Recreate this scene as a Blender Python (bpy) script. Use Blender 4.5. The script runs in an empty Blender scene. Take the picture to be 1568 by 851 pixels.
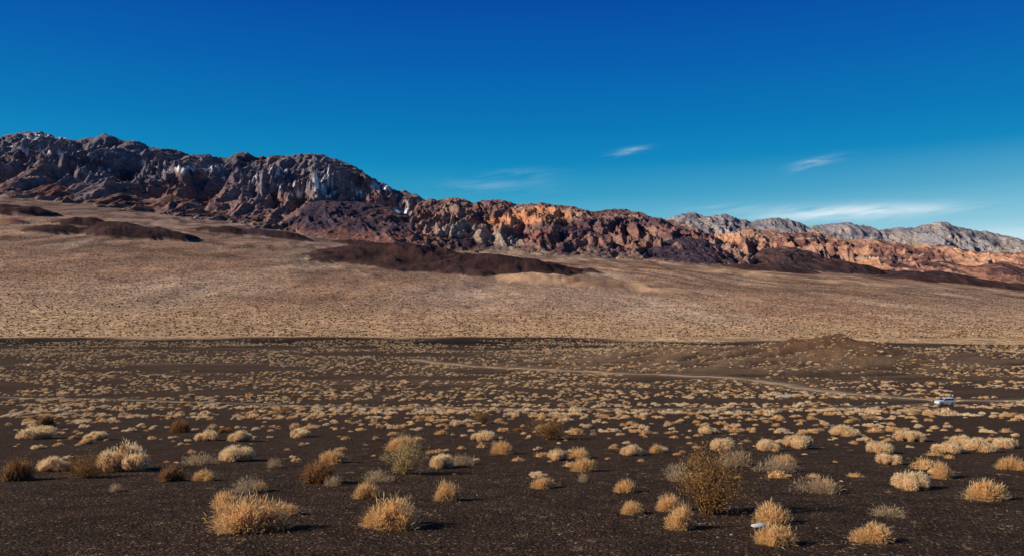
import bpy, math, random
import numpy as np
from mathutils import Vector, Matrix

scene = bpy.context.scene
F = 1230.0; PITCH = math.radians(2.54)
# ---------------- survey helpers: bearing / elevation -> world tangents -------------
def tz_of(v):
    return np.tan(PITCH + np.arctan((425.5-np.asarray(v, float))/F))
def tx_of(u, v=430):
    dy = (425.5-v)/F
    return (np.asarray(u, float)-784)/F/(math.cos(PITCH)-dy*math.sin(PITCH))

# ---------------- noise ----------------
_tabs = {}
def _tab(seed):
    if seed not in _tabs:
        r = np.random.RandomState(seed)
        p = r.permutation(1024).astype(np.int32)
        a = r.rand(1024)*2*np.pi
        _tabs[seed] = (np.concatenate([p, p]), np.cos(a).astype(np.float32), np.sin(a).astype(np.float32))
    return _tabs[seed]
def perlin(x, y, seed=0):
    p, gx, gy = _tab(seed)
    xf = np.floor(x); yf = np.floor(y)
    fx = (x-xf).astype(np.float32); fy = (y-yf).astype(np.float32)
    xi = xf.astype(np.int64) & 1023; yi = yf.astype(np.int64) & 1023
    xi1 = (xi+1) & 1023; yi1 = (yi+1) & 1023
    u = fx*fx*fx*(fx*(fx*6-15)+10); v = fy*fy*fy*(fy*(fy*6-15)+10)
    def g(ix, iy, dx, dy):
        h = p[p[ix]+iy]
        return gx[h]*dx+gy[h]*dy
    a = g(xi, yi, fx, fy); b = g(xi1, yi, fx-1, fy)
    c = g(xi, yi1, fx, fy-1); d = g(xi1, yi1, fx-1, fy-1)
    ab = a+u*(b-a); cd = c+u*(d-c)
    return ab+v*(cd-ab)
def fbm(x, y, o=4, seed=0, gain=0.5):
    s = 0; a = 1.0; t = 0
    for i in range(o):
        s = s+a*perlin(x*2**i+17.3*i, y*2**i+9.1*i, seed+i); t += a; a *= gain
    return s/t*1.5
def ridged(x, y, o=6, seed=0, gain=0.52, pw=1.3):
    s = 0; a = 1.0; t = 0; w = 1.0
    for i in range(o):
        n = 1-np.abs(perlin(x*2.03**i+31.7*i, y*2.03**i+11.9*i, seed+i))*1.7
        n = np.clip(n, 0, 1)**pw
        s = s+a*n*w; w = np.clip(n*1.3, 0.35, 1); t += a; a *= gain
    return s/t
def sstep(a, b, x):
    t = np.clip((x-a)/(b-a), 0, 1); return t*t*(3-2*t)

# ---------------- base height (gravel slope, plain, fan) ----------------
ky = np.array([1, 8, 14, 20, 28, 40, 60, 100, 160, 215, 300, 400, 700, 1000, 1300.])
kz = np.array([-2.4, -3.55, -4.3, -5.04, -5.85, -6.9, -8.9, -12.7, -18.8, -23.9, -28.3, -30.9, -33.6, -33.5, -33.5])
_lg = np.linspace(math.log(1), math.log(1300), 500)
_zz = np.interp(_lg, np.log(ky), kz)
_k = np.exp(-0.5*(np.arange(-24, 25)/8.0)**2); _k /= _k.sum()
_zz = np.convolve(np.pad(_zz, 24, mode='edge'), _k, mode='valid')
def prof(y):
    return np.interp(np.log(np.maximum(y, 1.0)), _lg, _zz)
FU = np.array([-400, 0, 150, 300, 450, 560, 700, 800, 950, 1100, 1200, 1300, 1450, 1568, 2000])
FV = np.array([285, 298, 314, 332, 350, 366, 380, 384, 393, 403, 410, 416, 428, 441, 462])
FTX = tx_of(FU); FTZ = tz_of(FV)
FOOT = 6000.
def fan_z(tx, y):
    zf = np.interp(tx, FTX, FTZ)*FOOT
    t = np.clip((y-1000)/(FOOT-1000), 0, 1)
    return (zf+33.5)*t**1.12
MX, MY = 0.397*520, 520.
def base_h(x, y):
    x = np.asarray(x, float); y = np.asarray(y, float)
    r = np.hypot(x, y)
    tx = np.clip(x/np.maximum(y, 1.0), -1.5, 1.5)
    z = prof(y)+fan_z(tx, y)
    z = z+perlin(x/5., y/5., 3)*0.10*np.clip(r/12, 0, 1)+perlin(x/22., y/22., 4)*0.35*sstep(8, 60, r)
    z = z+perlin(x/90., y/90., 5)*1.3*sstep(60, 300, r)
    # cinder mound and low ridges on the right
    dx = x-MX; dy = y-MY
    m = np.exp(-(np.abs(dx)/52)**1.5-(dy/60)**2)
    z = z+m*(13.5+4.0*ridged(x/30, y/50, 3, 8))
    z = z+6.0*np.exp(-((x-110)/60)**2-((y-600)/90)**2)+6*np.exp(-((x-330)/60)**2-((y-600)/80)**2)
    reg = np.exp(-((x-170)/170)**2-((y-520)/150)**2)
    z = z+reg*4.0*ridged((x+0.9*y)/75, (y-0.5*x)/26, 3, 21)
    # low rim where the dark gravel ends
    z = z+3.0*np.exp(-((y-1010-40*perlin(x/300, y/300, 7))/35)**2)
    fm = sstep(1050, 1700, y)
    z = z+fm*(fbm(x/160., y/420., 4, 12)*9.0)
    return z
_solve_y = np.exp(np.linspace(math.log(9), math.log(5950), 2500))
def ground_at(u, v):
    """first point of the terrain met along the bearing/depression"""
    a = float(tx_of(u, v)); s = float(tz_of(v))
    z = base_h(a*_solve_y, _solve_y)
    k = np.nonzero(z >= s*_solve_y)[0]
    y = _solve_y[k[0]] if len(k) else 5800.
    return a*y, y

# ---------------- mesh helpers ----------------
def make_mesh(name, V, Fa, C=None, smooth=False, extra=None):
    me = bpy.data.meshes.new(name)
    n = Fa.shape[1]
    me.vertices.add(len(V)); me.vertices.foreach_set('co', np.ascontiguousarray(V, dtype=np.float32).ravel())
    me.loops.add(Fa.size); me.loops.foreach_set('vertex_index', np.ascontiguousarray(Fa, dtype=np.int32).ravel())
    me.polygons.add(len(Fa)); me.polygons.foreach_set('loop_start', np.arange(len(Fa), dtype=np.int32)*n)
    try: me.polygons.foreach_set('loop_total', np.full(len(Fa), n, dtype=np.int32))
    except Exception: pass
    me.polygons.foreach_set('use_smooth', np.full(len(Fa), smooth, dtype=bool))
    me.update(calc_edges=True)
    if C is not None:
        at = me.attributes.new('Col', 'FLOAT_COLOR', 'POINT')
        c4 = np.ones((len(V), 4), np.float32); c4[:, :3] = C
        at.data.foreach_set('color', c4.ravel())
    if extra is not None:
        at = me.attributes.new('Zone', 'FLOAT_COLOR', 'POINT')
        c4 = np.ones((len(V), 4), np.float32); c4[:, :3] = extra
        at.data.foreach_set('color', c4.ravel())
    return me
def add_obj(name, me, mat=None, loc=(0, 0, 0), rot=0, sc=(1, 1, 1), parent=None):
    o = bpy.data.objects.new(name, me); scene.collection.objects.link(o)
    o.location = loc; o.rotation_euler = (0, 0, rot); o.scale = sc
    if mat and me and not me.materials: me.materials.append(mat)
    if parent: o.parent = parent
    return o

# ---------------- materials ----------------
class NT:
    def __init__(s, tree): s.t = tree; s.n = tree.nodes; s.l = tree.links
    def node(s, typ, **kw):
        n = s.n.new(typ)
        for k, v in kw.items(): setattr(n, k, v)
        return n
    def math(s, op, a, b=None, c=None, clamp=False):
        n = s.n.new('ShaderNodeMath'); n.operation = op; n.use_clamp = clamp
        for i, q in enumerate((a, b, c)):
            if q is None: continue
            if isinstance(q, (int, float)): n.inputs[i].default_value = q
            else: s.l.new(q, n.inputs[i])
        return n.outputs[0]
    def noise(s, vec, scale, detail=3, rough=0.55):
        n = s.n.new('ShaderNodeTexNoise'); n.inputs['Scale'].default_value = scale
        n.inputs['Detail'].default_value = detail; n.inputs['Roughness'].default_value = rough
        s.l.new(vec, n.inputs['Vector']); return n.outputs['Fac']
    def maprange(s, x, a, b, c, d):
        n = s.n.new('ShaderNodeMapRange'); s.l.new(x, n.inputs[0])
        for i, q in enumerate((a, b, c, d)): n.inputs[i+1].default_value = q
        return n.outputs[0]
    def mix(s, f, a, b, mode='MIX'):
        n = s.n.new('ShaderNodeMix'); n.data_type = 'RGBA'; n.blend_type = mode
        for sock, q in ((n.inputs[0], f), (n.inputs[6], a), (n.inputs[7], b)):
            if isinstance(q, (int, float)): sock.default_value = q
            elif isinstance(q, tuple): sock.default_value = (*q, 1)
            else: s.l.new(q, sock)
        return n.outputs[2]
def new_mat(name):
    m = bpy.data.materials.new(name); m.use_nodes = True
    nt = NT(m.node_tree); b = m.node_tree.nodes['Principled BSDF']
    b.inputs['Roughness'].default_value = 0.95
    b.inputs['Specular IOR Level'].default_value = 0.06
    return m, nt, b
def simple_mat(name, col, rough=0.6, spec=0.4, nscale=8, var=0.15, metal=0):
    m, nt, b = new_mat(name)
    tc = nt.node('ShaderNodeTexCoord').outputs['Object']
    f = nt.maprange(nt.noise(tc, nscale), 0.3, 0.7, 1-var, 1+var)
    v = nt.node('ShaderNodeVectorMath', operation='SCALE'); v.inputs[0].default_value = col
    nt.l.new(f, v.inputs['Scale']); nt.l.new(v.outputs[0], b.inputs['Base Color'])
    b.inputs['Roughness'].default_value = rough; b.inputs['Specular IOR Level'].default_value = spec
    b.inputs['Metallic'].default_value = metal
    return m

def terrain_material():
    m, nt, b = new_mat('desert_ground')
    pos = nt.node('ShaderNodeTexCoord').outputs['Object']
    col = nt.node('ShaderNodeAttribute', attribute_name='Col').outputs['Color']
    zn = nt.node('ShaderNodeAttribute', attribute_name='Zone').outputs['Color']
    sep = nt.node('ShaderNodeSeparateColor'); nt.l.new(zn, sep.inputs[0])
    G, Fn, R = sep.outputs[0], sep.outputs[1], sep.outputs[2]
    # gravel
    vor = nt.node('ShaderNodeTexVoronoi'); vor.inputs['Scale'].default_value = 16; nt.l.new(pos, vor.inputs['Vector'])
    sc = nt.node('ShaderNodeSeparateColor'); nt.l.new(vor.outputs['Color'], sc.inputs[0])
    g1 = nt.maprange(sc.outputs[0], 0, 1, 0.45, 1.35)
    bright = nt.maprange(sc.outputs[1], 0.93, 1.0, 0, 4.5)
    g2 = nt.maprange(nt.noise(pos, 0.9, 4, 0.65), 0.3, 0.7, 0.6, 1.4)
    gm = nt.math('MULTIPLY', nt.math('ADD', g1, bright), g2)
    # fan speckle
    f1 = nt.maprange(nt.noise(pos, 0.11, 3, 0.8), 0.38, 0.60, 0.45, 1.38)
    f2 = nt.maprange(nt.noise(pos, 0.018, 5, 0.7), 0.32, 0.68, 0.72, 1.26)
    fm = nt.math('MULTIPLY', f1, f2)
    # rock
    mp = nt.node('ShaderNodeMapping'); mp.inputs['Scale'].default_value = (1, .35, 1); nt.l.new(pos, mp.inputs[0])
    r1 = nt.maprange(nt.noise(mp.outputs[0], 0.035, 6, 0.72), 0.35, 0.65, 0.55, 1.4)
    gm = nt.math('ADD', nt.math('MULTIPLY', nt.math('SUBTRACT', gm, 1), G), 1)
    fm = nt.math('ADD', nt.math('MULTIPLY', nt.math('SUBTRACT', fm, 1), Fn), 1)
    rm = nt.math('ADD', nt.math('MULTIPLY', nt.math('SUBTRACT', r1, 1), R), 1)
    tot = nt.math('MULTIPLY', nt.math('MULTIPLY', gm, fm), rm)
    v = nt.node('ShaderNodeVectorMath', operation='SCALE'); nt.l.new(col, v.inputs[0]); nt.l.new(tot, v.inputs['Scale'])
    nt.l.new(v.outputs[0], b.inputs['Base Color'])
    # bumps
    hg = nt.math('ADD', nt.math('MULTIPLY', vor.outputs['Distance'], -0.05), nt.math('MULTIPLY', nt.noise(pos, 5, 3, 0.6), 0.10))
    b1 = nt.node('ShaderNodeBump'); b1.inputs['Distance'].default_value = 1.0
    nt.l.new(hg, b1.inputs['Height']); nt.l.new(nt.math('MULTIPLY', G, 0.8), b1.inputs['Strength'])
    b2 = nt.node('ShaderNodeBump'); b2.inputs['Distance'].default_value = 40.0
    nt.l.new(nt.noise(mp.outputs[0], 0.022, 6, 0.66), b2.inputs['Height']); nt.l.new(nt.math('MULTIPLY', R, 1.0), b2.inputs['Strength'])
    nt.l.new(b1.outputs[0], b2.inputs['Normal'])
    b3 = nt.node('ShaderNodeBump'); b3.inputs['Distance'].default_value = 3.5
    nt.l.new(nt.noise(pos, 0.10, 3, 0.6), b3.inputs['Height']); nt.l.new(nt.math('MULTIPLY', Fn, 0.9), b3.inputs['Strength'])
    nt.l.new(b2.outputs[0], b3.inputs['Normal']); nt.l.new(b3.outputs[0], b.inputs['Normal'])
    return m
def plant_material(name, trans=0.25):
    m, nt, b = new_mat(name)
    pos = nt.node('ShaderNodeTexCoord').outputs['Object']
    col = nt.node('ShaderNodeAttribute', attribute_name='Col').outputs['Color']
    f = nt.maprange(nt.noise(pos, 9, 2), 0.3, 0.7, 0.85, 1.18)
    v = nt.node('ShaderNodeVectorMath', operation='SCALE'); nt.l.new(col, v.inputs[0]); nt.l.new(f, v.inputs['Scale'])
    nt.l.new(v.outputs[0], b.inputs['Base Color'])
    tr = nt.node('ShaderNodeBsdfTranslucent'); nt.l.new(v.outputs[0], tr.inputs[0])
    mx = nt.node('ShaderNodeMixShader'); mx.inputs[0].default_value = trans
    out = m.node_tree.nodes['Material Output']
    nt.l.new(b.outputs[0], mx.inputs[1]); nt.l.new(tr.outputs[0], mx.inputs[2]); nt.l.new(mx.outputs[0], out.inputs[0])
    return m

# ---------------- roads polylines ----------------
def polyline(pts):
    P = np.array([ground_at(u, v) for u, v in pts])
    for _ in range(3):   # chaikin
        a = P[:-1]*0.75+P[1:]*0.25; c = P[:-1]*0.25+P[1:]*0.75
        Q = np.empty((2*len(a), 2)); Q[0::2] = a; Q[1::2] = c
        P = np.vstack([P[:1], Q, P[-1:]])
    return P
roadA = polyline([(1800, 610), (1640, 613), (1540, 614), (1447, 613), (1350, 606), (1250, 597), (1180, 584), (1100, 577), (1000, 572), (900, 568), (800, 564), (720, 561), (665, 555), (632, 550)])
roadB = polyline([(-200, 601), (0, 607), (150, 611), (300, 616), (450, 621), (600, 624), (780, 626), (950, 627), (1150, 626), (1330, 622), (1440, 617)])
def dist_poly(x, y, P):
    d = np.full(x.shape, 1e9)
    for i in range(len(P)-1):
        a = P[i]; e = P[i+1]-a; L = (e**2).sum()+1e-9
        t = np.clip(((x-a[0])*e[0]+(y-a[1])*e[1])/L, 0, 1)
        d = np.minimum(d, np.hypot(x-a[0]-t*e[0], y-a[1]-t*e[1]))
    return d

# ---------------- terrain ----------------
th = np.concatenate([np.arange(-180, -60, 5), np.arange(-60, -35, .5), np.arange(-35, 35, .06), np.arange(35, 60, .5), np.arange(60, 181, 5)])*math.pi/180
rr = np.concatenate([[0.02], np.geomspace(1, 60, 90)[:-1], np.geomspace(60, 1000, 190)[:-1], np.geomspace(1000, 4800, 180)[:-1],
                     np.linspace(4800, 10200, 470)[:-1], np.linspace(10200, 15500, 120), [18000, 25000, 40000]])
TH, RR = np.meshgrid(th, rr)
X = (np.sin(TH)*RR).ravel(); Y = (np.cos(TH)*RR).ravel(); R_ = RR.ravel()
N = len(X)
Z = base_h(X, Y)
TX = np.clip(X/np.maximum(Y, 1), -1.6, 1.6)
C = np.zeros((N, 3), np.float32); ZN = np.zeros((N, 3), np.float32)
def lerp(a, b, t): return a+(b-a)*t[:, None]
def rgb(*c): return np.array(c, np.float32)
# ground colours
dark = rgb(.056, .034, .021)
nb = fbm(X/30, Y/30, 4, 41)
c0 = lerp(dark[None]*np.ones((N, 1)), rgb(.100, .063, .037)[None], np.clip(0.4+nb, 0, 1)*sstep(30, 300, R_)*0.8)
# tan dusty streaks on the plain
st = sstep(0.05, 0.4, fbm((X+0.5*Y)/260, Y/60, 4, 45))*sstep(180, 420, Y)
c0 = lerp(c0, rgb(.20, .13, .078)[None], st*0.40)
rt = ridged((X+0.9*Y)/75, (Y-0.5*X)/26, 3, 21)
reg = np.exp(-((X-170)/190)**2-((Y-520)/150)**2)
c0 = lerp(c0, rgb(.27, .17, .095)[None], reg*sstep(.4, .7, rt)*.75)
hm = np.exp(-(np.abs(X-MX)/55)**2-((Y-MY)/60)**2)
c0 = lerp(c0, rgb(.14, .070, .038)[None], np.clip(hm*1.2, 0, 1)*.8)
mid = (R_ > 60) & (R_ < 1000) & (Y > 0)
dA = np.full(N, 1e9); dA[mid] = dist_poly(X[mid], Y[mid], roadA)
c0 = lerp(c0, rgb(.24, .165, .10)[None], np.exp(-(dA/9.)**2)*0.65)
# fan
edge = Y-(1005+90*fbm(X/260, Y/900, 4, 51)-90*sstep(.0, .5, TX)*(1+fbm(X/120, Y/120, 3, 55)))
fmask = sstep(-12, 30, edge)
band = np.exp(-((edge+80)/80)**2)
c0 = c0*(1-0.72*band*sstep(.35, -.1, TX))[:, None]
fcol = np.ones((N, 1))*rgb(.49, .285, .17)[None]
fn = fbm((X)/500, Y/1500, 5, 61); fn2 = fbm(X/70, Y/260, 4, 66); fn4 = fbm(X/1400, Y/500, 4, 69)
fcol = lerp(fcol, rgb(.61, .42, .285)[None], np.clip(0.3+fn*1.5, 0, 1))
fcol = fcol*(1+0.35*fn2)[:, None]
fcol = fcol*(1-0.24*sstep(0.0, .5, fn4))[:, None]
fcol = lerp(fcol, rgb(.58, .37, .195)[None], (1-sstep(1050, 1600, Y))*.8)
upper = sstep(2600, 5500, Y)*(1-sstep(-.25, .1, TX))
fcol = lerp(fcol, rgb(.40, .26, .205)[None], upper*0.8)
dk = sstep(0.42, 0.75, ridged((X-0.25*Y)/500, Y/2600, 5, 71))*sstep(1300, 2600, Y)
fcol = lerp(fcol, rgb(.22, .13, .09)[None], np.clip(dk, 0, 1)*0.55)
wash = sstep(0.25, 0.6, fbm((X+0.35*Y)/120, Y/1400, 4, 81))*sstep(1100, 1500, Y)
fcol = lerp(fcol, rgb(.64, .46, .32)[None], wash*0.5)
chn = sstep(.50, .76, ridged((X+.2*Y)/150, Y/700, 4, 86))*sstep(1800, 3400, Y)
fcol = fcol*(1-.48*chn)[:, None]
C[:] = lerp(c0, fcol, fmask)
ZN[:, 0] = (1-fmask)*1.0; ZN[:, 1] = fmask

# isolated hills on the fan
def fan_y(u, v):
    a = float(tx_of(u)); ys = np.linspace(1050, 5950, 1200)
    z = prof(ys)+fan_z(np.full(ys.shape, a), ys)
    k = np.nonzero(z >= float(tz_of(v))*ys)[0]
    return ys[k[0]] if len(k) else 5850.
DK = (.048, .024, .021); DK2 = (.042, .027, .031); TN = (.47, .285, .16); RD = (.20, .07, .045)
hills = [(690, 407, 205, 680, 42, DK), (600, 397, 115, 470, 34, DK), (790, 415, 110, 320, 22, DK),
         (205, 362, 84, 280, 42, DK), (85, 356, 40, 160, 28, DK), (118, 344, 34, 160, 28, DK), (170, 348, 44, 160, 24, DK),
         (400, 360, 80, 200, 30, DK2), (335, 356, 44, 150, 24, DK), (10, 326, 60, 300, 40, DK), (15, 341, 22, 100, 16, RD), (440, 366, 38, 120, 16, DK),
         (690, 380, 82, 360, 64, DK2), (570, 378, 62, 200, 30, DK),
         (830, 429, 78, 230, 20, TN), (930, 438, 84, 190, 16, (.24, .135, .08)), (1010, 446, 60, 150, 9, TN),
         (1130, 419, 90, 300, 16, TN), (1255, 408, 95, 400, 45, DK2), (1330, 418, 95, 280, 34, DK), (1500, 437, 155, 320, 38, DK), (1420, 428, 60, 230, 36, DK2),
         (1310, 434, 80, 200, 10, TN), (1180, 414, 70, 300, 32, DK)]
for i, (u, v, w, dp, h, cc) in enumerate(hills):
    yc = fan_y(u, v); xc = float(tx_of(u))*yc; wx = w/F*yc
    sel = np.nonzero((np.abs(X-xc) < wx*1.5) & (np.abs(Y-yc) < dp*1.5))[0]
    if not len(sel): continue
    xs, ys = X[sel], Y[sel]
    wn = fbm(xs/220, ys/220, 4, 100+i)*0.4
    rad = np.sqrt(((xs-xc)/wx)**2+((ys-yc)/dp)**2)+wn
    sh = np.clip(1-rad**2, 0, 1)**0.8
    rg = ridged(xs/160, ys/300, 5, 130+i)
    dz = h*sh*(0.7+0.6*rg)
    Z[sel] += dz
    soft = cc[0] > .15
    mk = sstep(0.0, 0.55 if soft else 0.10, sh)
    cv = np.array(cc, np.float32)[None]*(0.5+1.1*rg)[:, None]
    C[sel] = lerp(C[sel], cv, mk*(.85 if soft else 0.96))
    ZN[sel, 2] = np.maximum(ZN[sel, 2], mk*0.25); ZN[sel, 1] *= (1-mk)

# ---- mountain ranges ----
def TAB(pts):
    p = np.array(pts, float)
    return tx_of(p[:, 0], 300), tz_of(p[:, 1])
farsel = np.nonzero((R_ > 4200) & (R_ < 15600) & (Y > 2500))[0]
x = X[farsel]; y = Y[farsel]; tx = TX[farsel]
z = Z[farsel]; col = C[farsel].copy(); zn = ZN[farsel].copy()
wv = fbm(x/1500, y/1500, 2, 250)
wa = fbm(x/500, y/900, 5, 220); wb = fbm(x/700, y/1200, 4, 230)
def mrange(tab, Yf, Yc, foot_drop, amp, wx, wy, seed, crest_keep=0.3, gpow=1.0, shear=0.0):
    ct, cz = TAB(tab)
    ycr = Yc+wv*300; yf = Yf+wv*250
    zc = np.interp(tx, ct, cz)*Yc
    zf = prof(yf)+fan_z(tx, yf)-foot_drop
    t = (y-yf)/(ycr-yf)
    g = np.where(t < 1, np.clip(t, 0, 1)**gpow, 1-(t-1)*1.1)
    lx = x+wa*wx*0.45; ly = y+wb*wx*0.8
    r1 = ridged((lx+shear*ly)/wx, ly/wy, 7, seed, 0.54, 1.1)
    r2 = ridged((lx-(shear*.5+.30)*ly)/(wx*.42), ly/(wy*.36), 6, seed+15, 0.56, 1.1)
    r = r1*.66+r2*.34
    env = sstep(-.05, 0.50, t)*(crest_keep+(1-crest_keep)*np.clip(np.abs(1-t)*1.8, 0, 1))
    rise = zc-zf
    body = np.where(rise > 0, rise*g, rise*3)
    zz = zf+body-amp*(0.64-r)*env*np.clip(rise/120, 0, 1)
    zz = zz+np.minimum(t, 0)*900
    zz = np.where(rise > 0, zz, -5000.0)
    return zz, t, r
A = mrange([(-500, 225), (-100, 216), (0, 211), (30, 204), (60, 199), (90, 206), (115, 216), (160, 208), (195, 216), (225, 222), (260, 228), (300, 238), (345, 239), (365, 233), (390, 237), (420, 233), (450, 236), (480, 234), (520, 243), (550, 260), (580, 279), (605, 284), (630, 296), (660, 304), (720, 330), (800, 390), (900, 450)],
           5700, 9400, 10, 880, 400, 2200, 200, 0.13, 1.12, 0.12)
A2 = mrange([(-500, 270), (0, 284), (40, 292), (90, 287), (130, 300), (180, 296), (230, 306), (270, 300), (330, 312), (370, 326), (410, 322), (450, 342), (520, 372), (600, 400), (2000, 500)],
            4900, 6500, 15, 220, 260, 1000, 300, 0.4, 1.35, -.15)
B = mrange([(300, 420), (390, 350), (430, 328), (470, 312), (520, 309), (570, 312), (620, 317), (650, 305), (690, 302), (725, 308), (760, 305), (800, 312), (830, 309), (870, 315), (910, 321), (950, 321), (1000, 332), (1050, 341), (1090, 358), (1130, 380), (1160, 402), (1230, 440), (1500, 500)],
           5200, 7900, 10, 520, 320, 1500, 400, 0.16, 1.12, 0.12)
B2 = mrange([(380, 500), (415, 352), (440, 330), (470, 312), (500, 306), (560, 308), (600, 318), (640, 336), (690, 362), (730, 400), (800, 500)],
            5000, 6500, 15, 170, 300, 1100, 430, 0.3, 1.0, .25)
B4 = mrange([(700, 500), (745, 392), (780, 362), (815, 350), (860, 346), (905, 350), (950, 358), (990, 378), (1040, 410), (1100, 500)],
            5100, 6700, 15, 170, 250, 1000, 460, 0.3, 1.05, -.2)
B3 = mrange([(900, 500), (945, 402), (975, 384), (1010, 372), (1045, 364), (1075, 368), (1110, 384), (1140, 400), (1200, 500)],
            5050, 6300, 15, 130, 260, 900, 480, 0.3, 1.0, .2)
Cc = mrange([(950, 460), (1020, 400), (1060, 372), (1100, 358), (1150, 348), (1200, 356), (1240, 354), (1280, 364), (1350, 370), (1400, 378), (1450, 375), (1500, 386), (1568, 386), (2000, 395)],
            5700, 8800, 10, 440, 300, 1400, 500, 0.18, 1.12, -.12)
C2 = mrange([(1080, 500), (1130, 402), (1165, 384), (1200, 378), (1245, 388), (1290, 400), (1330, 408), (1390, 405), (1440, 400), (1490, 408), (1530, 401), (1568, 405), (1650, 412), (2000, 430)],
            5200, 6900, 15, 130, 240, 900, 540, 0.3, 1.05, .1)
D = mrange([(-500, 400), (900, 360), (1000, 345), (1035, 333), (1055, 325), (1080, 330), (1110, 328), (1150, 338), (1190, 333), (1240, 346), (1300, 342), (1350, 350), (1400, 349), (1440, 338), (1475, 347), (1520, 356), (1568, 369), (2000, 380)],
           9600, 12600, 0, 700, 520, 2600, 600, 0.18, 0.95, 0.1)
def pxv(zz): # elevation angle label used for geological patches
    return 425.5-F*np.tan(np.arctan(zz/np.maximum(y, 1))-PITCH)
U_ = 784+tx*F*0.997
def blob(u0, v0, wu, wv_, vv, nz):
    return sstep(1.3, 0.7, np.sqrt(((U_-u0)/wu)**2+((vv-v0)/wv_)**2)+nz*0.65)
n1 = fbm(x/400, y/900, 5, 700); n2 = fbm(x/120, y/400, 5, 720); n3 = fbm(x/1300, y/1300, 4, 740); n5 = fbm(x/38, y/150, 4, 780); n4 = fbm(x/600, y/1300, 5, 790)
for key, (zz, t, r) in (('A', A), ('A2', A2), ('B', B), ('B2', B2), ('B4', B4), ('B3', B3), ('C', Cc), ('C2', C2), ('D', D)):
    vv = pxv(zz); M = len(zz); one = np.ones((M, 1), np.float32)
    strata = fbm((x*0.25+zz*3.0)/500, zz/45+n1*1.2, 3, 760)
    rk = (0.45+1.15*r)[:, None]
    if key == 'A':
        c = one*rgb(.165, .140, .158)[None]
        c = lerp(c, rgb(.075, .062, .082)[None], sstep(-.1, .4, n1))
        c = lerp(c, rgb(.30, .225, .19)[None], sstep(.05, .4, strata)*.6)
        c = lerp(c, rgb(.21, .10, .078)[None], sstep(.1, .4, n4)*.55)
        c = lerp(c, rgb(.27, .14, .11)[None], sstep(262, 318, vv+n1*50)*0.7)
        sn = 0
        for q in ((70, 209, 60, 8, 1.05), (30, 232, 60, 10, .8), (300, 259, 42, 8, 1.1), (493, 280, 22, 22, 1.25), (480, 297, 60, 7, 1.1), (540, 298, 30, 8, 1.1), (590, 286, 30, 6, 1.4), (380, 272, 26, 7, .95), (430, 262, 36, 7, .9), (615, 320, 16, 14, 1.2), (120, 236, 60, 9, .82), (445, 285, 30, 9, .95), (650, 312, 14, 8, 1.1), (150, 262, 45, 6, .8), (230, 250, 45, 7, .8)):
            sn = np.maximum(sn, blob(*q[:4], vv, n2*.6)*q[4])
        sm = sstep(0.60, 0.68, sn*(0.48+1.0*n5+0.5*n2))
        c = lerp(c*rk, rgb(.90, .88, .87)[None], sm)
    elif key == 'A2':
        c = one*rgb(.21, .11, .085)[None]
        c = lerp(c, rgb(.36, .235, .18)[None], sstep(-.1, .35, n1))
        c = lerp(c, rgb(.085, .045, .045)[None], sstep(.0, .2, n4+.3*n2)*.85)
        c = lerp(c, rgb(.26, .09, .06)[None], sstep(.2, .5, strata)*.45)
        c = c*rk
    elif key == 'B':
        c = one*rgb(.23, .13, .105)[None]
        c = lerp(c, rgb(.33, .215, .16)[None], sstep(.0, .35, n1))
        c = lerp(c, rgb(.095, .055, .068)[None], sstep(.0, .3, n4+.4*strata)*.88)
        c = lerp(c, rgb(.29, .105, .075)[None], sstep(.1, .4, strata-n2*.4)*.65)
        c = lerp(c, rgb(.58, .26, .13)[None], np.maximum(blob(830, 328, 50, 12, vv, n1), blob(775, 340, 40, 8, vv, n1))*.8)
        c = lerp(c, rgb(.38, .29, .22)[None], np.maximum(blob(715, 357, 45, 18, vv, n1), blob(770, 372, 30, 16, vv, n1))*.7)
        dk = np.maximum.reduce([blob(700, 378, 60, 9, vv, n1), blob(960, 340, 70, 10, vv, n1)*.7])
        c = lerp(c, rgb(.066, .042, .054)[None]*(1+.6*n2[:, None]), dk*.92)
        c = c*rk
        c = lerp(c, rgb(.85, .84, .84)[None], blob(615, 322, 16, 10, vv, n2)*sstep(-.1, .15, n5)*0.9)
    elif key == 'B2':
        c = one*rgb(.064, .047, .064)[None]
        c = lerp(c, rgb(.13, .066, .058)[None], sstep(.1, .4, n1)*.8)
        c = lerp(c, rgb(.26, .12, .085)[None], sstep(343, 360, vv+n2*22)*.75)
        c = c*rk
        c = lerp(c, rgb(.85, .84, .84)[None], blob(614, 320, 12, 9, vv, n2)*sstep(-.1, .1, n5)*0.9)
    elif key == 'B4':
        c = one*rgb(.12, .066, .070)[None]
        c = lerp(c, rgb(.27, .12, .08)[None], sstep(.0, .3, n1)*.8)
        c = lerp(c, rgb(.056, .038, .052)[None], sstep(-.05, .2, n4)*.9)
        c = lerp(c, rgb(.36, .24, .16)[None], sstep(380, 394, vv+n2*20)*.5)
        c = c*rk
    elif key == 'B3':
        c = one*rgb(.060, .042, .056)[None]
        c = lerp(c, rgb(.15, .07, .06)[None], sstep(.05, .35, n1)*.75)
        c = c*rk
    elif key == 'C':
        c = one*rgb(.36, .19, .13)[None]
        c = lerp(c, rgb(.52, .27, .155)[None], sstep(-.1, .3, n1))
        c = lerp(c, rgb(.14, .062, .060)[None], sstep(-.05, .2, n4+.35*n2)*.9)
        c = lerp(c, rgb(.48, .37, .28)[None], sstep(.15, .45, strata)*.55)
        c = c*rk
    elif key == 'C2':
        c = one*rgb(.30, .145, .10)[None]
        c = lerp(c, rgb(.48, .29, .18)[None], sstep(.05, .4, n1)*.75)
        c = lerp(c, rgb(.075, .040, .044)[None], sstep(-.12, .1, n4+.3*n2)*.93)
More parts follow.
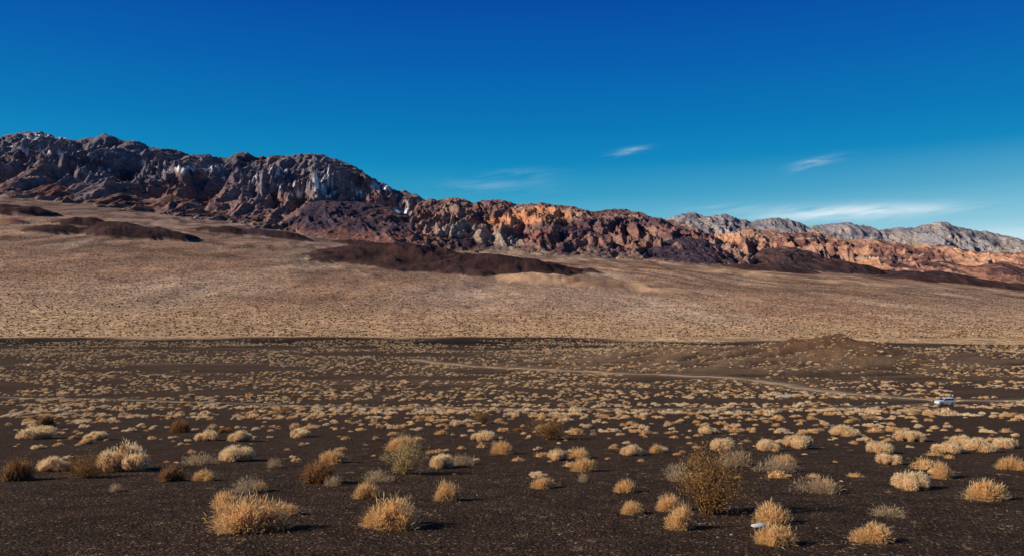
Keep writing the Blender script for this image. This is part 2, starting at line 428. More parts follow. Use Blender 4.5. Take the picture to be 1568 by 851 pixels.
        c = lerp(c, rgb(.060, .036, .04)[None], blob(1200, 396, 100, 18, vv, n1)*.85)
        c = c*rk
    else:
        c = one*rgb(.25, .225, .235)[None]  # far range: slight blue of distance haze is baked into this grey
        c = lerp(c, rgb(.38, .31, .26)[None], sstep(-.1, .35, n1))
        c = lerp(c, rgb(.13, .118, .14)[None], sstep(.1, .4, strata)*.7)
        c = c*rk
    up = zz > z
    b_ = sstep(0, 45 if key in ('A2', 'C2', 'B') else 18, zz-Z[farsel])[:, None]
    z = np.where(up, zz, z)
    col[up] = (col*(1-b_)+c*b_)[up]; zn[up] = (0, 0, 1)
Z[farsel] = z; C[farsel] = np.clip(col, 0, .92); ZN[farsel] = zn
nr, nc = RR.shape
idx = np.arange(nr*nc).reshape(nr, nc)
Q = np.stack([idx[:-1, :-1], idx[:-1, 1:], idx[1:, 1:], idx[1:, :-1]], -1).reshape(-1, 4)[:, ::-1]
me = make_mesh('terrain', np.stack([X, Y, Z], -1), Q, C, True, ZN)
terr = add_obj('desert_terrain', me, terrain_material())

# ---------------- roads ----------------
def road(name, P, w, mat, lift):
    seg = np.hypot(*np.diff(P, axis=0).T); s = np.concatenate([[0], np.cumsum(seg)])
    n = int(s[-1]/2.0); ss = np.linspace(0, s[-1], n)
    px = np.interp(ss, s, P[:, 0]); py = np.interp(ss, s, P[:, 1])
    dx = np.gradient(px); dy = np.gradient(py); L = np.hypot(dx, dy); nx, ny = -dy/L, dx/L
    k = 7; V = []
    for j in range(k):
        o = (j/(k-1)-.5)*w
        o = o+perlin(ss/9., np.full(n, j*3.3), 77)*0.9*(1 if j in (0, k-1) else 0)
        xx = px+nx*o; yy = py+ny*o
        V.append(np.stack([xx, yy, base_h(xx, yy)+lift-(lift+.15 if j in (0, k-1) else 0)], -1))
    V = np.stack(V, 1).reshape(-1, 3); I = np.arange(n*k).reshape(n, k)
    Q = np.stack([I[:-1, :-1], I[:-1, 1:], I[1:, 1:], I[1:, :-1]], -1).reshape(-1, 4)
    return add_obj(name, make_mesh(name, V, Q, smooth=True), mat)
road('dirt_road', roadA, 7.5, simple_mat('road_sand', (.34, .235, .145), .95, .1, 0.12, .35), .22)
road('gravel_track', roadB, 3.6, simple_mat('track_gravel', (.145, .112, .085), .95, .1, 0.12, .35), .22)

# ---------------- plants ----------------
def unit(a): return a/(np.linalg.norm(a, axis=1)[:, None]+1e-9)
def facing_side(D, P, rs, k=.75):
    """blade width direction such that the flat of the blade looks up/outward, with scatter"""
    o = rs.randn(len(D), 3)*k; o[:, 2] += .9
    rad = P.copy(); rad[:, 2] = 0; o += unit(rad)*.6
    n = o-(o*D).sum(1)[:, None]*D
    return unit(np.cross(D, unit(n)))*-1
def leaf_tris(P, D, L, W, rs, side=None):
    n = len(P)
    if side is None:
        side = unit(np.cross(D, rs.randn(n, 3)))
    a = P-side*W[:, None]; b = P+side*W[:, None]; c = P+D*L[:, None]
    V = np.stack([a, b, c], 1).reshape(-1, 3)
    return V, np.arange(3*n).reshape(n, 3)
def ico(sub):
    import bmesh
    bm = bmesh.new(); bmesh.ops.create_icosphere(bm, subdivisions=sub, radius=1)
    V = np.array([v.co[:] for v in bm.verts]); Fq = np.array([[v.index for v in f.verts] for f in bm.faces]); bm.free()
    return V, Fq
ICO1 = ico(1); ICO2 = ico(2)
def join(parts):
    V = []; Fq = []; Cq = []; o = 0
    for v, f, c in parts:
        V.append(v); Fq.append(f+o); Cq.append(np.broadcast_to(c, (len(v), 3))); o += len(v)
    return np.vstack(V), np.vstack(Fq), np.vstack(Cq)
def clump(seed, nl, per, leaf, core, corek=.66):
    """low rounded ragged shrub, radius ~1, made of lobes covered in small leaves and twigs"""
    rs = np.random.RandomState(seed); parts = []
    for i in range(nl):
        a = rs.rand()*6.28; d = rs.rand()**.6*.72; R = rs.uniform(.16, .46)*(1.15-d*.5)
        c = np.array([math.cos(a)*d, math.sin(a)*d*.9, R*.5+rs.rand()*.14*(1-d)])
        D = unit(rs.randn(per, 3)); D[:, 2] = np.abs(D[:, 2])*1.0-.25; D = unit(D)
        P = c+D*R*rs.uniform(.55, .98, (per, 1))*np.array([1, 1, .85]); P[:, 2] = np.maximum(P[:, 2], .01)
        Dd = unit(D+rs.randn(per, 3)*.55)
        W = rs.uniform(.16, .42, per)*leaf
        V, Fq = leaf_tris(P, Dd, rs.uniform(.9, 3.0, per)*leaf, W, rs, facing_side(Dd, P-c, rs))
        br = rs.uniform(.75, 1.2, (per, 1)).repeat(3, 0).reshape(-1, 1)
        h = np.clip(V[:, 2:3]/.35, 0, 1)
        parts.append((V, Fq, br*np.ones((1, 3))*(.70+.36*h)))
        cv, cf = core
        parts.append((c+cv*R*corek*np.array([1, 1, .85])*(1+.16*rs.randn(len(cv), 1)), cf, np.array([.64, .52, .38])))
    return join(parts)
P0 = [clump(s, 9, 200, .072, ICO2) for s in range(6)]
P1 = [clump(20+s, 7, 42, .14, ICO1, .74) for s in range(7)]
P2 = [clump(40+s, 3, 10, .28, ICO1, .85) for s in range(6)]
_t = (np.array([[1, 0, 0], [-.5, .87, 0], [-.5, -.87, 0], [0, 0, .75], [.5, .5, .5], [-.7, 0, .45]], float), np.array([[0, 1, 4], [4, 1, 5], [5, 1, 2], [2, 0, 4], [2, 4, 3], [3, 4, 5], [3, 5, 2]]))
P3 = [(_t[0], _t[1], np.ones((6, 3)))]
def scatter_mesh(items):
    Vs = []; Fs = []; Cs = []; o = 0
    for (proto, x, y, s, hs, a, c) in items:
        V, Fq, Cq = proto
        ca, sa = math.cos(a), math.sin(a)
        W = np.empty_like(V)
        W[:, 0] = (V[:, 0]*ca-V[:, 1]*sa)*s; W[:, 1] = (V[:, 0]*sa+V[:, 1]*ca)*s; W[:, 2] = V[:, 2]*s*hs
        W[:, 0] += x; W[:, 1] += y
        Vs.append(W); Fs.append(Fq+o); Cs.append(Cq*np.array(c)); o += len(V)
    V = np.vstack(Vs); return V, np.vstack(Fs), np.vstack(Cs)
CREAM = (1.0, .75, .49); STRAW = (1.0, .66, .34); RUST = (.48, .22, .07); DULL = (.66, .44, .26)
def pick_col(rs, y):
    q = rs.rand(); b = rs.uniform(.84, 1.08)
    c = CREAM if q < .58 else STRAW if q < .88 else DULL if q < .97 else RUST
    return tuple(b*k for k in c)
# ---- near tufts
def ribbon(P0_, D, L, W, droop, rs, c0, c1):
    n = len(P0_); side = facing_side(D, P0_, rs)
    up = np.array([0, 0, 1.])
    m = P0_+D*L[:, None]*.55; t = P0_+D*L[:, None]-up*(droop*L)[:, None]
    m = m-up*(droop*L*.22)[:, None]
    V = np.stack([P0_-side*W[:, None], P0_+side*W[:, None], m-side*W[:, None]*.8, m+side*W[:, None]*.8, t], 1).reshape(-1, 3)
    b = np.arange(n)[:, None]*5
    Fq = np.concatenate([b+np.array([[0, 1, 3]]), b+np.array([[0, 3, 2]]), b+np.array([[2, 3, 4]])])
    mid_ = (c0+c1)*.5
    Cq = np.stack([c0, c0, mid_, mid_, c1], 0)[None]*rs.uniform(.8, 1.12, (n, 1, 1))
    return V, Fq, Cq.reshape(-1, 3)
def tuft_data(seed, n, wid=.0075, base=(.80, .43, .15), tip=(1.0, .77, .43), sub=5, core=True):
    rs = np.random.RandomState(seed); parts = []
    for k in range(sub):
        a = rs.rand()*6.28; d = 0 if k == 0 else rs.uniform(.25, .55)
        cx, cy = math.cos(a)*d, math.sin(a)*d
        R = rs.uniform(.38, .58) if k else .66
        m = n//sub
        Dd = rs.randn(m, 3); Dd[:, 2] = np.abs(Dd[:, 2])*.9+.12; Dd = unit(Dd)
        P = np.stack([cx+rs.randn(m)*.10, cy+rs.randn(m)*.10, np.full(m, -.02)], 1)
        half = m//4
        P[half:] += Dd[half:]*rs.uniform(.25, .85, (m-half, 1))*R
        L = R*rs.uniform(.65, 1.0, m); L[half:] *= .34
        Dd[half:] = unit(Dd[half:]+rs.randn(m-half, 3)*.5)
        parts.append(ribbon(P, Dd, L, rs.uniform(.6, 1.4, m)*wid, rs.uniform(0, .25, m), rs, np.array(base), np.array(tip)))
        if core:
            cv, cf = ICO2
            parts.append((np.array([cx, cy, 0])+cv*R*.60*(1+.12*rs.randn(len(cv), 1)), cf, np.array(base)*.9))
    V, Fq, Cq = join(parts)
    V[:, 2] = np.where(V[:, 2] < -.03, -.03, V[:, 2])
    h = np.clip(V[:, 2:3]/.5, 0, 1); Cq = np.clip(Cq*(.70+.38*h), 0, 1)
    return V, Fq, Cq
def tuft(*a, **k): return make_mesh('tuft', *tuft_data(*a, **k))
PT = [tuple([q[0]*1.25, q[1], q[2]/np.array([.86, .58, .26])]) for q in (tuft_data(600+i, 1100, .02) for i in range(4))]
def try_scatter(n, y0, y1, proto, smin, smax, dens_noise, thr, seed, tuftk=0):
    rs = np.random.RandomState(seed)
    yy = np.sqrt(rs.rand(n)*(y1**2-y0**2)+y0**2); xx = (rs.rand(n)*2-1)*0.86*yy
    nz = perlin(xx/dens_noise, yy/dens_noise, 91)+.6*perlin(xx/dens_noise*3, yy/dens_noise*3, 92)
    dA = dist_poly(xx, yy, roadA); dB = dist_poly(xx, yy, roadB)
    ok = (nz > thr) & (dA > 6.0) & (dB > 3.0)
    res = []
    zz = base_h(xx, yy)
    for i in np.nonzero(ok)[0]:
        s = (smin+(smax-smin)*rs.rand()**1.8)*(1+.45*(rs.rand() < .08))
        if rs.rand() < tuftk:
            b = rs.uniform(.82, 1.08)
            res.append((PT[rs.randint(4)], xx[i], yy[i], s*.9, rs.uniform(.8, 1.2), rs.rand()*6.28, (.88*b, .58*b, .27*b), zz[i]))
        else:
            res.append((proto[rs.randint(len(proto))], xx[i], yy[i], s, rs.uniform(.75, 1.1), rs.rand()*6.28, pick_col(rs, yy[i]), zz[i]))
    return res
sc = []
sc += try_scatter(280, 30, 60, P0, .16, .48, 12, -.12, 1, .55)
sc += try_scatter(1000, 60, 115, P0, .26, .76, 22, -.10, 2, .35)
sc += try_scatter(3200, 115, 230, P1, .38, 1.10, 40, -.14, 3)
sc += try_scatter(7400, 230, 450, P1, .46, 1.30, 70, -.12, 4)
sc += try_scatter(18000, 450, 985, P2, .7, 1.8, 120, -.12, 5)
def build_scrub(name, sc, mat):
    V, Fq, Cq = scatter_mesh([s[:7] for s in sc])
    lens = np.array([len(s[0][0]) for s in sc]); zz = np.repeat(np.array([s[7] for s in sc]), lens)
    V[:, 2] += zz-0.03
    return add_obj(name, make_mesh(name, V, Fq, np.clip(Cq, 0, 1)), mat)
pm = plant_material('dry_foliage', .3)
build_scrub('desert_scrub', sc, pm)
# scrub on the alluvial fan
rs = np.random.RandomState(77)
n = 42000
yy = 1040*np.exp(rs.rand(n)*math.log(4200/1040)); xx = (rs.rand(n)*2-1)*.72*yy; zz = base_h(xx, yy)
fs = []
for i in range(n):
    k = rs.rand(); b = rs.uniform(.7, 1.1)
    c = (.17*b, .095*b, .05*b) if k < .62 else (.74*b, .50*b, .29*b)
    s = rs.uniform(.8, 1.7)*(1+.35*(yy[i]/2000))
    fs.append((P3[0], xx[i], yy[i], s, 1.0, rs.rand()*6.28, c, zz[i]))
build_scrub('fan_scrub', fs, pm)

straw_m = plant_material('straw_blades', .45)
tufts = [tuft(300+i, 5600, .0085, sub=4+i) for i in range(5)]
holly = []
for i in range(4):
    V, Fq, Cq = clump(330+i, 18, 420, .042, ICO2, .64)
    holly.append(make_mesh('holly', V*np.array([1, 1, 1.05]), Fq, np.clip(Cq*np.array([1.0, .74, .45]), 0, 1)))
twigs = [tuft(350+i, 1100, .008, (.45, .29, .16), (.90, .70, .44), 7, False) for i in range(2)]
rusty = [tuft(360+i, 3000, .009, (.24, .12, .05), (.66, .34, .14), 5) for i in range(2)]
for m_ in tufts+holly+twigs+rusty: m_.materials.append(straw_m)

def stems(seed, n=46, H=1.0, leafc=((.50, .28, .08), (.34, .22, .07), (.70, .37, .12)), nleaf=4200):
    """creosote: arching woody stems, forked, with small leaves toward the tips"""
    rs = np.random.RandomState(seed); parts = []; tips = []
    def tube(p, q, r0, r1):
        d = q-p; s = np.cross(d, rs.randn(3)); s /= np.linalg.norm(s)+1e-9; t = np.cross(d, s); t /= np.linalg.norm(t)+1e-9
        an = [0, 2.094, 4.188]
        V = np.array([p+(s*math.cos(k)+t*math.sin(k))*r0 for k in an]+[q+(s*math.cos(k)+t*math.sin(k))*r1 for k in an])
        Fq = np.array([[0, 1, 4], [0, 4, 3], [1, 2, 5], [1, 5, 4], [2, 0, 3], [2, 3, 5]])
        parts.append((V, Fq, np.array([.22, .115, .06])*rs.uniform(.7, 1.5)))
    def grow(p, d, L, r, lev):
        k = 4; q = p
        for i in range(k):
            d = d+rs.randn(3)*.16+np.array([0, 0, .05]); d = d/np.linalg.norm(d)
            q2 = q+d*L/k; tube(q, q2, r*(1-i/k*.6), r*(1-(i+1)/k*.6))
            if lev > 0:
                for _ in range(2):
                    if rs.rand() < .75: grow(q2, unit((d+rs.randn(3)*.55)[None])[0], L*rs.uniform(.3, .5), r*.5, lev-1)
            if lev <= 1: tips.append(q2)
            q = q2
        tips.append(q)
    for i in range(n):
        a = rs.rand()*6.28; tl = rs.uniform(.05, 1.15)
        d = np.array([math.cos(a)*tl, math.sin(a)*tl, 1.0]); d /= np.linalg.norm(d)
        grow(np.array([math.cos(a)*.08*rs.rand(), math.sin(a)*.08*rs.rand(), -.02]), d, H*rs.uniform(.45, .85), .010, 1 if i % 2 else 2)
    T = np.array(tips); T = T[rs.randint(len(T), size=nleaf)]+rs.randn(nleaf, 3)*.035
    Dl = unit(rs.randn(nleaf, 3))
    V, Fq = leaf_tris(T, Dl, rs.uniform(.6, 1.4, nleaf)*.026, rs.uniform(.6, 1.2, nleaf)*.008, rs, facing_side(Dl, T, rs))
    lc = np.array(leafc)[rs.randint(3, size=nleaf)]*rs.uniform(.7, 1.3, (nleaf, 1))
    parts.append((V, Fq, lc.repeat(3, 0)))
    V, Fq, Cq = join(parts); return make_mesh('creosote', V, Fq, np.clip(Cq, 0, 1))
creo = [stems(400, 48, nleaf=5200), stems(401, 30)]
creo_y = stems(402, 40, leafc=((.85, .62, .26), (.72, .50, .22), (.90, .72, .36)), nleaf=6500)
for m_ in creo+[creo_y]: m_.materials.append(straw_m)

near = [ # bearing, base depression, width, height/width, kind
 (372, 817, 94, .56, 't'), (341, 782, 52, .55, 't'), (430, 790, 38, .5, 't'), (375, 755, 50, .5, 'w'), (395, 752, 24, .6, 't'),
 (597, 811, 88, .52, 't'), (560, 763, 32, .8, 't'), (680, 767, 40, .72, 't'), (895, 722, 32, .65, 't'), (892, 738, 22, .7, 'w'),
 (832, 748, 36, .5, 't'), (960, 754, 32, .6, 't'), (970, 787, 34, .55, 't'), (1048, 811, 50, .75, 't'), (1026, 782, 38, .65, 't'),
 (1187, 803, 62, .5, 't'), (1192, 835, 64, .5, 't'), (1348, 832, 54, .52, 't'), (1370, 792, 58, .3, 'w'), (1407, 751, 60, .46, 'h'),
 (1445, 733, 36, .7, 't'), (1520, 767, 50, .62, 't'), (1255, 756, 72, .4, 'w'), (1270, 752, 30, .6, 't'), (1195, 724, 64, .42, 'w'),
 (185, 722, 72, .6, 'h'), (160, 712, 40, .5, 't'), (75, 722, 46, .5, 'h'), (125, 733, 74, .55, 'c'), (14, 737, 50, .7, 'r'), (255, 737, 42, .6, 'r'),
 (172, 753, 24, .6, 'w'), (310, 736, 28, .6, 't'), (418, 716, 24, .7, 'w'), (617, 727, 74, .85, 'y'), (678, 717, 40, .55, 'h'), (710, 712, 44, .4, 'w'),
 (488, 741, 56, .65, 'r'), (508, 744, 30, .6, 'w'), (510, 709, 40, .5, 't'), (352, 706, 58, .42, 'h'), (580, 738, 60, .3, 'w'), (300, 712, 60, .3, 'w'),
 (855, 705, 30, .6, 'h'), (886, 703, 34, .5, 't'), (768, 695, 34, .6, 't'), (970, 698, 36, .5, 'h'), (1006, 693, 22, .6, 't'),
 (845, 674, 66, .6, 'c'), (1092, 791, 112, 1.05, 'c'), (1050, 738, 60, .5, 'w'), (1130, 715, 60, .5, 'w'), (65, 654, 26, .9, 'r'), (270, 662, 30, .7, 'r'),
 (430, 637, 28, .7, 'c'), (1366, 711, 36, .45, 'h'), (1356, 694, 42, .45, 'h'), (1460, 694, 44, .4, 'h'), (1510, 692, 50, .45, 'h'), (1550, 686, 40, .4, 'h'), (1557, 720, 34, .6, 't'),
 (1180, 690, 36, .5, 'h'), (1230, 687, 44, .5, 'h'), (1208, 712, 38, .4, 't'), (740, 648, 34, .7, 'c'), (1110, 690, 50, .4, 'h'), (615, 690, 44, .5, 't'), (45, 672, 50, .4, 'h'), (140, 674, 34, .4, 'h'),
 (315, 675, 36, .5, 'h'), (365, 676, 36, .5, 'h'), (455, 670, 36, .4, 'h'), (740, 675, 40, .4, 'h'), (1085, 664, 30, .4, 'h'), (1300, 668, 46, .4, 'h'), (1400, 676, 42, .4, 'h'), (1480, 680, 34, .4, 'h')]
names = {'t': 'straw_bush', 'h': 'desert_holly_bush', 'c': 'creosote_bush', 'w': 'dry_twig_bush', 'r': 'rust_brown_bush', 'y': 'yellow_creosote_bush'}
pools = {'t': tufts, 'h': holly, 'c': creo, 'w': twigs, 'r': rusty, 'y': [creo_y]}
rs = np.random.RandomState(5); cntr = {}
for (u, v, w, asp, k) in near:
    px_, py_ = ground_at(u, v)
    wid = w/F*py_; ml = pools[k]; i = cntr.get(k, 0); cntr[k] = i+1
    me_ = ml[(1 if (k == 'c' and w < 100) else 0)] if k == 'c' else ml[i % len(ml)]
    co = np.empty(len(me_.vertices)*3, np.float32); me_.vertices.foreach_get('co', co); co = co.reshape(-1, 3)
    W0 = (np.percentile(co[:, 0], 99.7)-np.percentile(co[:, 0], .3)); H0 = np.percentile(co[:, 2], 99.7)
    s = wid/W0*.98; sz = wid*asp/H0*.98
    o = add_obj(names[k], me_, None, (px_, py_+wid*.3, float(base_h(px_, py_+wid*.3))-.02), rs.rand()*6.28, (s, s, sz))

# ---------------- stones, grass stubble ----------------
rs = np.random.RandomState(9); st_ = []
sv, sf = ICO1
for i in range(1100):
    y_ = math.sqrt(rs.rand()*(34**2-11**2)+11**2); x_ = (rs.rand()*2-1)*.8*y_
    V = sv*(1+.22*rs.randn(len(sv), 1))*np.array([1, .8, .55])
    g = rs.uniform(.07, .22) if rs.rand() < .85 else rs.uniform(.3, .5)
    st_.append(((V, sf, np.ones((len(V), 3))), x_, y_, rs.uniform(.012, .034)*(1+1.0*(rs.rand() < .05)), 1, rs.rand()*6.28, (g, g*.84, g*.66), float(base_h(x_, y_))+.03))
build_scrub('gravel_stones', st_, plant_material('stone_surface', 0.0))
gp = []
gproto = []
for s in range(3):
    r2 = np.random.RandomState(500+s); m = 26
    Dd = r2.randn(m, 3); Dd[:, 2] = np.abs(Dd[:, 2])*.5+.15; Dd = unit(Dd)
    gproto.append(ribbon(np.stack([r2.randn(m)*.5, r2.randn(m)*.3, np.zeros(m)], 1), Dd, r2.uniform(.2, .6, m), np.full(m, .03), np.full(m, .1), r2, np.array([.5, .35, .18]), np.array([.85, .62, .35])))
for i in range(700):
    y_ = 13+rs.rand()**1.2*55; x_ = (rs.rand()*2-1)*.8*y_
    if perlin(np.array([x_/5]), np.array([y_/5]), 95)[0] < .02: continue
    gp.append((gproto[rs.randint(3)], x_, y_, rs.uniform(.12, .25), .6, rs.rand()*6.28, (.9, .9, .9), float(base_h(x_, y_))+.03))
build_scrub('dry_grass', gp, straw_m)
# pale rock in front of the bush on the right
px_, py_ = ground_at(1162, 806)
sv2, sf2 = ICO2
V = sv2*np.array([.20, .11, .06])*(1+.10*np.random.RandomState(3).randn(len(sv2), 1)); V[:, 2] = np.maximum(V[:, 2], -.03)
add_obj('white_rock', make_mesh('rock', V, sf2), simple_mat('pale_rock', (.62, .60, .56), .9, .2, 6, .15), (px_, py_, float(base_h(px_, py_))+.03), .2)

# ---------------- parked car ----------------
import bmesh
def box_profile(name, prof_, halfw, top_in, mat, z_in, parent, bevel=.05):
    bm = bmesh.new(); L = []; Rr = []
    for (a, zv) in prof_:
        hw = halfw-(top_in if zv > z_in else 0)
        L.append(bm.verts.new((a, -hw, zv))); Rr.append(bm.verts.new((a, hw, zv)))
    bm.faces.new(L); bm.faces.new(Rr[::-1])
    for i in range(len(L)):
        j = (i+1) % len(L); bm.faces.new((L[j], L[i], Rr[i], Rr[j]))
    bmesh.ops.recalc_face_normals(bm, faces=bm.faces)
    m_ = bpy.data.meshes.new(name); bm.to_mesh(m_); bm.free()
    o = add_obj(name, m_, mat, parent=parent)
    if bevel:
        b = o.modifiers.new('b', 'BEVEL'); b.width = bevel; b.segments = 2
    return o
cx, cy = ground_at(1447, 620)
car = bpy.data.objects.new('parked_car', None); scene.collection.objects.link(car)
car.location = (cx, cy, float(base_h(cx, cy))+.12); car.rotation_euler = (0, 0, math.radians(8)); car.scale = (.95, .95, .95)
paint = simple_mat('car_paint', (.62, .68, .72), .25, .6, 2, .03); glass = simple_mat('car_glass', (.02, .025, .03), .08, .8, 2, .1)
rub = simple_mat('tyre_rubber', (.02, .02, .02), .8, .3); hub = simple_mat('wheel_alloy', (.45, .45, .46), .35, .6, metal=.8)
box_profile('body', [(-2.3, .35), (-2.32, .75), (-2.2, 1.0), (-1.25, 1.12), (2.2, 1.14), (2.3, .95), (2.32, .35)], .92, 0, paint, 9, car, .07)
box_profile('cabin', [(-1.2, 1.10), (-.55, 1.66), (-.3, 1.72), (1.85, 1.72), (2.05, 1.60), (2.2, 1.10)], .86, .14, paint, 1.3, car, .05)
def panel(name, pts, mat):
    bm = bmesh.new(); bm.faces.new([bm.verts.new(p) for p in pts]); m_ = bpy.data.meshes.new(name); bm.to_mesh(m_); bm.free()
    o = add_obj(name, m_, mat, parent=car); s = o.modifiers.new('s', 'SOLIDIFY'); s.thickness = .03; s.offset = 0
for sg, nm in ((-1, 'near'), (1, 'far')):
    f = lambda a, zz_: (a, sg*(.875-(zz_-1.1)/.62*.14), zz_)
    panel('window_front_'+nm, [f(-.98, 1.2), f(-.50, 1.6), f(.1, 1.62), f(.1, 1.2)], glass)
    panel('window_mid_'+nm, [f(.18, 1.2), f(.18, 1.62), f(1.05, 1.62), f(1.05, 1.2)], glass)
    panel('window_rear_'+nm, [f(1.13, 1.2), f(1.13, 1.62), f(1.8, 1.6), f(1.98, 1.2)], glass)
panel('windscreen', [(-1.16, -.74, 1.18), (-1.16, .74, 1.18), (-.62, .66, 1.63), (-.62, -.66, 1.63)], glass)
panel('rear_window', [(2.18, -.72, 1.22), (2.18, .72, 1.22), (2.04, .66, 1.58), (2.04, -.66, 1.58)], glass)
for a in (-1.45, 1.45):
    for sg in (-1, 1):
        for nm, r_, w_, mt in (('tyre', .37, .24, rub), ('hub', .22, .27, hub)):
            bm = bmesh.new(); bmesh.ops.create_cone(bm, cap_ends=True, segments=24, radius1=r_, radius2=r_, depth=w_)
            bmesh.ops.rotate(bm, verts=bm.verts, matrix=Matrix.Rotation(math.pi/2, 3, 'X'))
            m_ = bpy.data.meshes.new(nm); bm.to_mesh(m_); bm.free(); add_obj(nm, m_, mt, (a, sg*.84, .37), parent=car)
# ---------------- sign board and marker post ----------------
white = simple_mat('white_paint', (.8, .8, .78), .5, .4, 3, .05); wood = simple_mat('post_wood', (.25, .18, .12), .8, .2, 6, .2)
def boxm(name, sx, sy, sz, mat, loc, parent):
    bm = bmesh.new(); bmesh.ops.create_cube(bm, size=1); bmesh.ops.scale(bm, vec=(sx, sy, sz), verts=bm.verts)
    bmesh.ops.bevel(bm, geom=bm.edges[:], offset=.01, segments=1)
    m_ = bpy.data.meshes.new(name); bm.to_mesh(m_); bm.free(); return add_obj(name, m_, mat, loc, parent=parent)
sx_, sy_ = ground_at(1203, 611)
sg_ = bpy.data.objects.new('information_sign', None); scene.collection.objects.link(sg_); sg_.location = (sx_, sy_, float(base_h(sx_, sy_)))
boxm('panel', 2.2, .06, .62, white, (0, 0, 1.05), sg_)
boxm('frame', 2.3, .05, .06, wood, (0, 0, 1.40), sg_)
for k_ in (-.8, .8): boxm('post', .10, .10, 1.36, wood, (k_, .09, .66), sg_)
sx_, sy_ = ground_at(1459, 620)
mp = bpy.data.objects.new('marker_post', None); scene.collection.objects.link(mp); mp.location = (sx_, sy_, float(base_h(sx_, sy_)))
boxm('pole', .09, .09, 2.6, wood, (0, 0, 1.3), mp); boxm('plate', .32, .03, .4, white, (0, -.07, 2.35), mp)

# ---------------- sun ----------------
EL = math.radians(27); AZ = math.radians(14)
S = Vector((-math.cos(EL)*math.cos(AZ), -math.cos(EL)*math.sin(AZ), math.sin(EL)))
ld = bpy.data.lights.new('sun', 'SUN'); ld.energy = 5.0; ld.angle = math.radians(.5); ld.color = (1, .91, .78)
lo = bpy.data.objects.new('sun', ld); scene.collection.objects.link(lo)
lo.rotation_euler = S.to_track_quat('Z', 'Y').to_euler(); lo.location = (-50, -20, 40)

# ---------------- sky ----------------
w = bpy.data.worlds.new('World'); scene.world = w; w.use_nodes = True
nt = NT(w.node_tree); bg = w.node_tree.nodes['Background']
sky = nt.node('ShaderNodeTexSky', sky_type='NISHITA'); sky.sun_disc = False
sky.sun_elevation = EL; sky.sun_rotation = math.atan2(S.x, S.y) % (2*math.pi); sky.air_density = 1.0; sky.dust_density = .3; sky.ozone_density = 3
tc = nt.node('ShaderNodeTexCoord').outputs['Generated']
sp = nt.node('ShaderNodeSeparateXYZ'); nt.l.new(tc, sp.inputs[0])
el = nt.math('ARCSINE', sp.outputs[2]); az = nt.math('ARCTAN2', sp.outputs[0], sp.outputs[1])
def s2l(c): return tuple(((k/255)/12.92 if k/255 <= .04045 else ((k/255+.055)/1.055)**2.4) for k in c)
ramp = nt.node('ShaderNodeValToRGB'); fac = nt.maprange(el, 0, math.radians(60), 0, 1); nt.l.new(fac, ramp.inputs[0])
stops = [(0, (180, 215, 228)), (4.6, (155, 210, 226)), (6.6, (98, 180, 208)), (8.3, (48, 156, 196)), (10.5, (8, 136, 190)), (13, (0, 119, 183)), (17, (0, 97, 175)), (21.6, (0, 75, 165)), (35, (0, 52, 120)), (60, (0, 36, 88))]
cr = ramp.color_ramp
while len(cr.elements) < len(stops): cr.elements.new(.5)
for e, (d, c_) in zip(cr.elements, stops): e.position = d/60; e.color = (*s2l(c_), 1)
x10 = nt.node('ShaderNodeVectorMath', operation='SCALE'); nt.l.new(ramp.outputs[0], x10.inputs[0]); x10.inputs['Scale'].default_value = 10
skm = nt.mix(0.98, sky.outputs[0], x10.outputs[0])
cmb = nt.node('ShaderNodeCombineXYZ'); nt.l.new(nt.math('MULTIPLY', az, 9), cmb.inputs[0]); nt.l.new(nt.math('MULTIPLY', nt.math('SUBTRACT', el, nt.math('MULTIPLY', az, .10)), 75), cmb.inputs[1])
cn = nt.noise(cmb.outputs[0], 1.3, 7, .62)
cmask = None
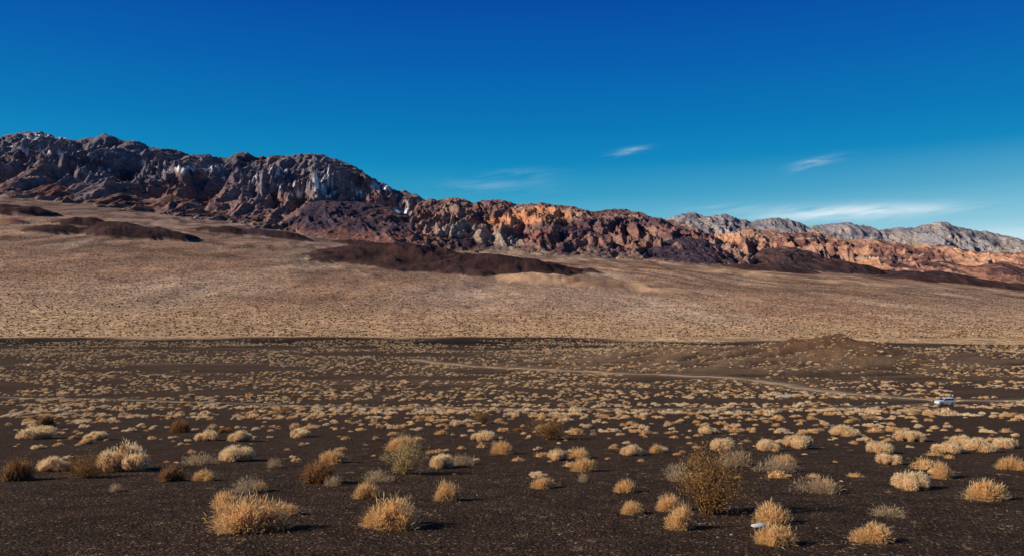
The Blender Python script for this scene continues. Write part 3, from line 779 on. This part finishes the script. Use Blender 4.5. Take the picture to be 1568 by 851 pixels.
def elv(v): return PITCH+math.atan((425.5-v)/F)
for (u, v, wu, wv_, amt, thr, tilt) in ((965, 231, 26, 4.0, .55, .40, .12), (945, 238, 18, 3, .35, .42, .2), (1258, 247, 32, 5, .6, .40, .12), (1235, 255, 18, 4, .4, .4, .3), (790, 268, 60, 8, .14, .42, .05), (760, 285, 90, 12, .14, .4, 0),
                                 (1290, 326, 120, 10, .9, .26, 0), (1420, 322, 90, 6, .3, .4, 0), (1130, 318, 70, 6, .25, .4, 0), (1540, 365, 110, 16, .5, .2, 0)):
    a0 = math.atan((u-784)/F); e0 = elv(v)*math.cos(a0); 
    da = nt.math('SUBTRACT', az, a0)
    A_ = nt.math('DIVIDE', da, wu/F*.9)
    E_ = nt.math('DIVIDE', nt.math('SUBTRACT', nt.math('SUBTRACT', el, e0), nt.math('MULTIPLY', da, tilt)), wv_/F)
    gg = nt.math('EXPONENT', nt.math('MULTIPLY', nt.math('ADD', nt.math('MULTIPLY', A_, A_), nt.math('MULTIPLY', E_, E_)), -1.0))
    nn = nt.maprange(cn, thr, thr+.28, 0, 1)
    q = nt.math('MULTIPLY', nt.math('MULTIPLY', gg, nn), amt)
    cmask = q if cmask is None else nt.math('ADD', cmask, q)
cmask = nt.math('MINIMUM', cmask, .95)
right = nt.math('MULTIPLY', nt.maprange(az, 0, .6, 0, .38), nt.maprange(el, .08, .19, 1, 0))
final = nt.mix(right, skm, (4.0, 6.6, 8.0))
final = nt.mix(cmask, final, (7.4, 8.6, 9.2))
nt.l.new(final, bg.inputs[0]); bg.inputs[1].default_value = .1

# ---------------- camera ----------------
cam = bpy.data.cameras.new('camera'); co_ = bpy.data.objects.new('camera', cam); scene.collection.objects.link(co_)
cam.sensor_width = 36; cam.lens = 36*F/1568; cam.clip_start = .1; cam.clip_end = 60000
co_.location = (0, 0, 0); co_.rotation_euler = (math.pi/2+PITCH, 0, 0)
scene.camera = co_
scene.view_settings.view_transform = 'Standard'; scene.view_settings.look = 'None'; scene.view_settings.exposure = 0
